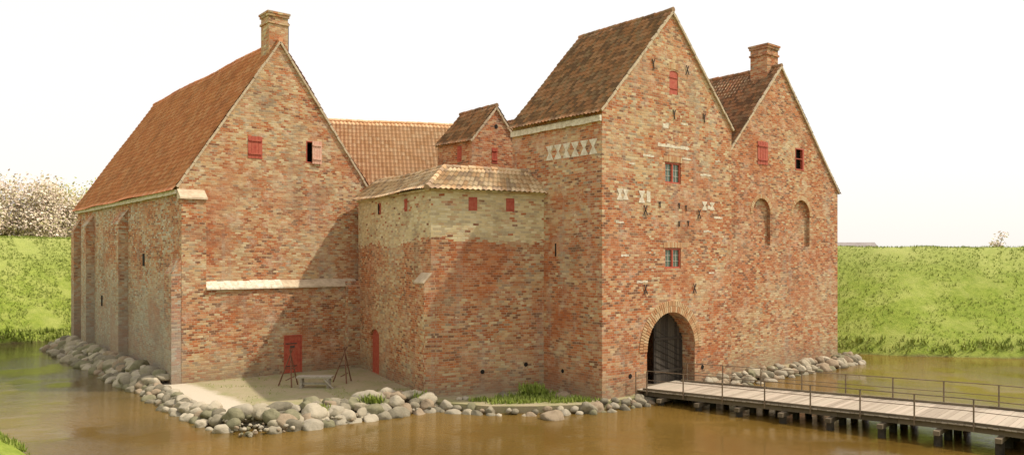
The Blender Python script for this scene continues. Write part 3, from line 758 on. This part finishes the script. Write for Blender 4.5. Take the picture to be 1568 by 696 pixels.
for o in (-hwd-.06,hwd+.06):
    s=.3
    while s<LB:
        rl.beam(bp(s,o,zd-.25),bp(s,o,zd+1.0),.05,.05);s+=sp_
    for (z,r) in ((zd+1.02,.022),(zd+.55,.016)):
        for s0,s1 in zip([.3]+seg[1:-1],seg[1:]): rl.cyl(bp(s0,o,z),bp(s1,o,z),r,r,6)
rl.build('railing',M['steel'],B)
rl=MB()
for z in (1.1,1.6): rl.cyl((2.2,-.3,z),(2.5,-.3,z),.02,.02,6)
rl.cyl((2.2,-.3,.3),(2.2,-.3,1.62),.03,.03,6);rl.build('railing_return',M['steel'],B)

# ============================================================ TERRACE FURNITURE
be=MB();bx,by=-9.4,12.9
dv=Vector((.7704,-.6376,0));nv_=Vector((.6376,.7704,0))
def fp(u,n,z): p=Vector((bx,by,0))+dv*u+nv_*n;return Vector((p.x,p.y,z+.345))
for i in range(3): be.beam(fp(-.98,-.22+i*.22,.60),fp(.98,-.22+i*.22,.60),.20,.09)
for u in (-.75,.75):
    be.beam(fp(u,-.22,0),fp(u,-.22,.55),.12,.12);be.beam(fp(u,.22,0),fp(u,.22,.55),.12,.12);be.beam(fp(u,-.3,.5),fp(u,.3,.5),.12,.1)
be.beam(fp(-.75,0,.22),fp(.75,0,.22),.06,.11)
be.beam(fp(.55,-.3,.5),fp(1.1,-.45,.0),.06,.06)
be.build('wooden_bench',M['bench'])
M['poles']=simple('stained_poles',(.13,.055,.035),(.2,.10,.06),6.,.7)
def tripod(x,y,h):
    e=MB();base=Vector((x,y,.34));top=base+Vector((.12,.05,h))
    for a in (.3,2.4,4.5):
        e.cyl(base+Vector((.62*math.cos(a),.62*math.sin(a),0)),top+Vector((.1*math.cos(a+3.14),.1*math.sin(a+3.14),.12)),.04,.03,6)
    e.cyl(base+Vector((-.1,.28,.95)),base+Vector((.42,.05,.95)),.028,.028,6);e.cyl(top-Vector((0,0,.1)),top-Vector((0,0,1.0)),.015,.015,5)
    e.cyl(base+Vector((-.35,-.35,.4)),base+Vector((.45,.35,.45)),.028,.028,6)
    e.build('wooden_tripod',M['poles'])
tripod(-10.3,14.3,1.95);tripod(-7.3,13.6,1.9)

# ============================================================ TREES
def leafmat(name,cols):
    t=NT(name);a=t.new('ShaderNodeAttribute',attribute_name='rnd').outputs['Fac']
    c=t.ramp(a,stops(cols),'CONSTANT');t.fin(c,.8,.15)
    return t.mat
M['bloss']=leafmat('blossom_leaves',[(.62,.50,.40),(.68,.58,.46),(.50,.42,.27),(.70,.61,.50),(.42,.38,.19),(.60,.46,.37)])
M['leaf']=leafmat('spring_leaves',[(.38,.38,.12),(.46,.44,.17),(.30,.32,.09),(.52,.48,.22)])
M['bark']=simple('bark',(.22,.18,.14),(.30,.25,.20),6.)
def tree(name,x,y,h,cr,lm,n,z0=None,ls=.42):
    z0=hgt(x,y)-.2 if z0 is None else z0
    root=empty(name);tr=MB();base=Vector((x,y,z0));tips=[]
    tr.cyl(base,base+Vector((.2,0,h*.35)),.3,.2,8)
    for i in range(16):
        a=i*.7*3.0+U(-.3,.3);st=base+Vector((.15,0,h*U(.18,.4)))
        r=cr*U(.3,.95);end=base+Vector((math.cos(a)*r,math.sin(a)*r,h*U(.4,.93)))
        mid=st.lerp(end,.5)+Vector((U(-.4,.4),U(-.4,.4),.5))
        tr.cyl(st,mid,.12,.07,6);tr.cyl(mid,end,.07,.02,5);tips+=[end,mid.lerp(end,.5),mid]
        for _ in range(4):
            q=mid.lerp(end,U(.2,1));e2=q+Vector((U(-1,1),U(-1,1),U(-.2,1)))*cr*.3;tr.cyl(q,e2,.03,.01,4);tips.append(e2)
    tr.build('trunk_and_limbs',M['bark'],root)
    lf=MB()
    for i in range(n):
        t0=random.choice(tips);rr=cr*.3
        p=t0+Vector((random.gauss(0,1),random.gauss(0,1),random.gauss(0,.85)))*rr*.62
        if p.z<z0+.4: continue
        a=Vector((U(-1,1),U(-1,1),U(-1,1))).normalized();b=a.orthogonal().normalized();s=ls*U(.5,1.1)
        lf.face([p-a*s*.5,p+b*s*.35,p+a*s*.5,p-b*s*.35])
    lf.build('leaves',lm,root,fix=False)
tree('blossom_tree',-21.5,86,13.8,4.8,M['bloss'],11000)
tree('blossom_tree',-15.5,88,13.8,5.0,M['bloss'],12000)
tree('blossom_tree',-10.0,86,12.6,4.6,M['bloss'],11000)
tree('blossom_tree',-26.5,88,14.0,4.8,M['bloss'],9000)
tree('leafy_tree',-5.0,90,14.6,4.2,M['leaf'],9000)
tree('leafy_tree',-.5,97,15.8,4.8,M['leaf'],9000)
tree('leafy_tree',-23.5,95,11.5,4.0,M['leaf'],3000)
tree('distant_shrub',88,-4,8.8,3.4,M['leaf'],3600)
tree('distant_shrub',93,-9,8.6,3.4,M['leaf'],3600)
tree('distant_shrub',78,9,7.9,1.6,M['bloss'],700)
def farm(x,y,l,ang,zt):
    f=MB();z0=hgt(x,y)-.5;d=Vector((math.cos(ang),math.sin(ang),0));n=Vector((-d.y,d.x,0));p=Vector((x,y,0));w=4
    f.v=[V(p-n*w,z0),V(p-n*w+d*l,z0),V(p+n*w+d*l,z0),V(p+n*w,z0),V(p-n*w,zt-2.5),V(p-n*w+d*l,zt-2.5),V(p+n*w+d*l,zt-2.5),V(p+n*w,zt-2.5),V(p,zt),V(p+d*l,zt)]
    f.f=[(0,1,5,4),(2,3,7,6),(1,2,6,9,5),(3,0,4,8,7),(4,5,9,8),(6,7,8,9)];f.r=[.5]*6;f.m=[0,0,0,0,1,1]
    f.build('farm_building',[M['limew'],M['slate']])
M['slate']=simple('farm_roof',(.26,.22,.21),(.33,.29,.28),1.)
farm(70,26,6,-.7,9.6);farm(98,8,12,-.7,10.1)

# ============================================================ CAMERA / LIGHT / WORLD
cam=bpy.data.cameras.new('camera');co=bpy.data.objects.new('camera',cam);COL.objects.link(co)
co.location=(-29.01,-27.915,7.5);co.rotation_euler=(math.radians(90),0,-math.atan2(.6376,.7704))
cam.sensor_width=36;cam.lens=27.85;cam.shift_y=.03;cam.clip_end=8000;cam.clip_start=.3
scene.camera=co
az=math.radians(125);el=math.radians(54)
sdv=Vector((math.sin(az)*math.cos(el),math.cos(az)*math.cos(el),math.sin(el)))
sl=bpy.data.lights.new('sun','SUN');sl.energy=4.1;sl.angle=math.radians(1.0);sl.color=(1,.91,.76)
so=bpy.data.objects.new('sun',sl);COL.objects.link(so);so.rotation_euler=sdv.to_track_quat('Z','Y').to_euler();so.location=(30,-30,40)
w=bpy.data.worlds.new('World');scene.world=w;w.use_nodes=True;nt=w.node_tree
bg=nt.nodes['Background'];sk=nt.nodes.new('ShaderNodeTexSky');sk.sky_type='NISHITA';sk.sun_disc=False;sk.sun_elevation=el;sk.sun_rotation=az;sk.dust_density=4.;sk.air_density=1.;sk.ozone_density=1.;sk.altitude=0
mx=nt.nodes.new('ShaderNodeMix');mx.data_type='RGBA';mx.inputs[0].default_value=.75
nt.links.new(sk.outputs[0],mx.inputs[6]);mx.inputs[7].default_value=(8.7,8.3,7.8,1)
nt.links.new(mx.outputs[2],bg.inputs[0]);bg.inputs[1].default_value=.148
scene.view_settings.view_transform='Standard';scene.view_settings.look='None';scene.view_settings.exposure=0
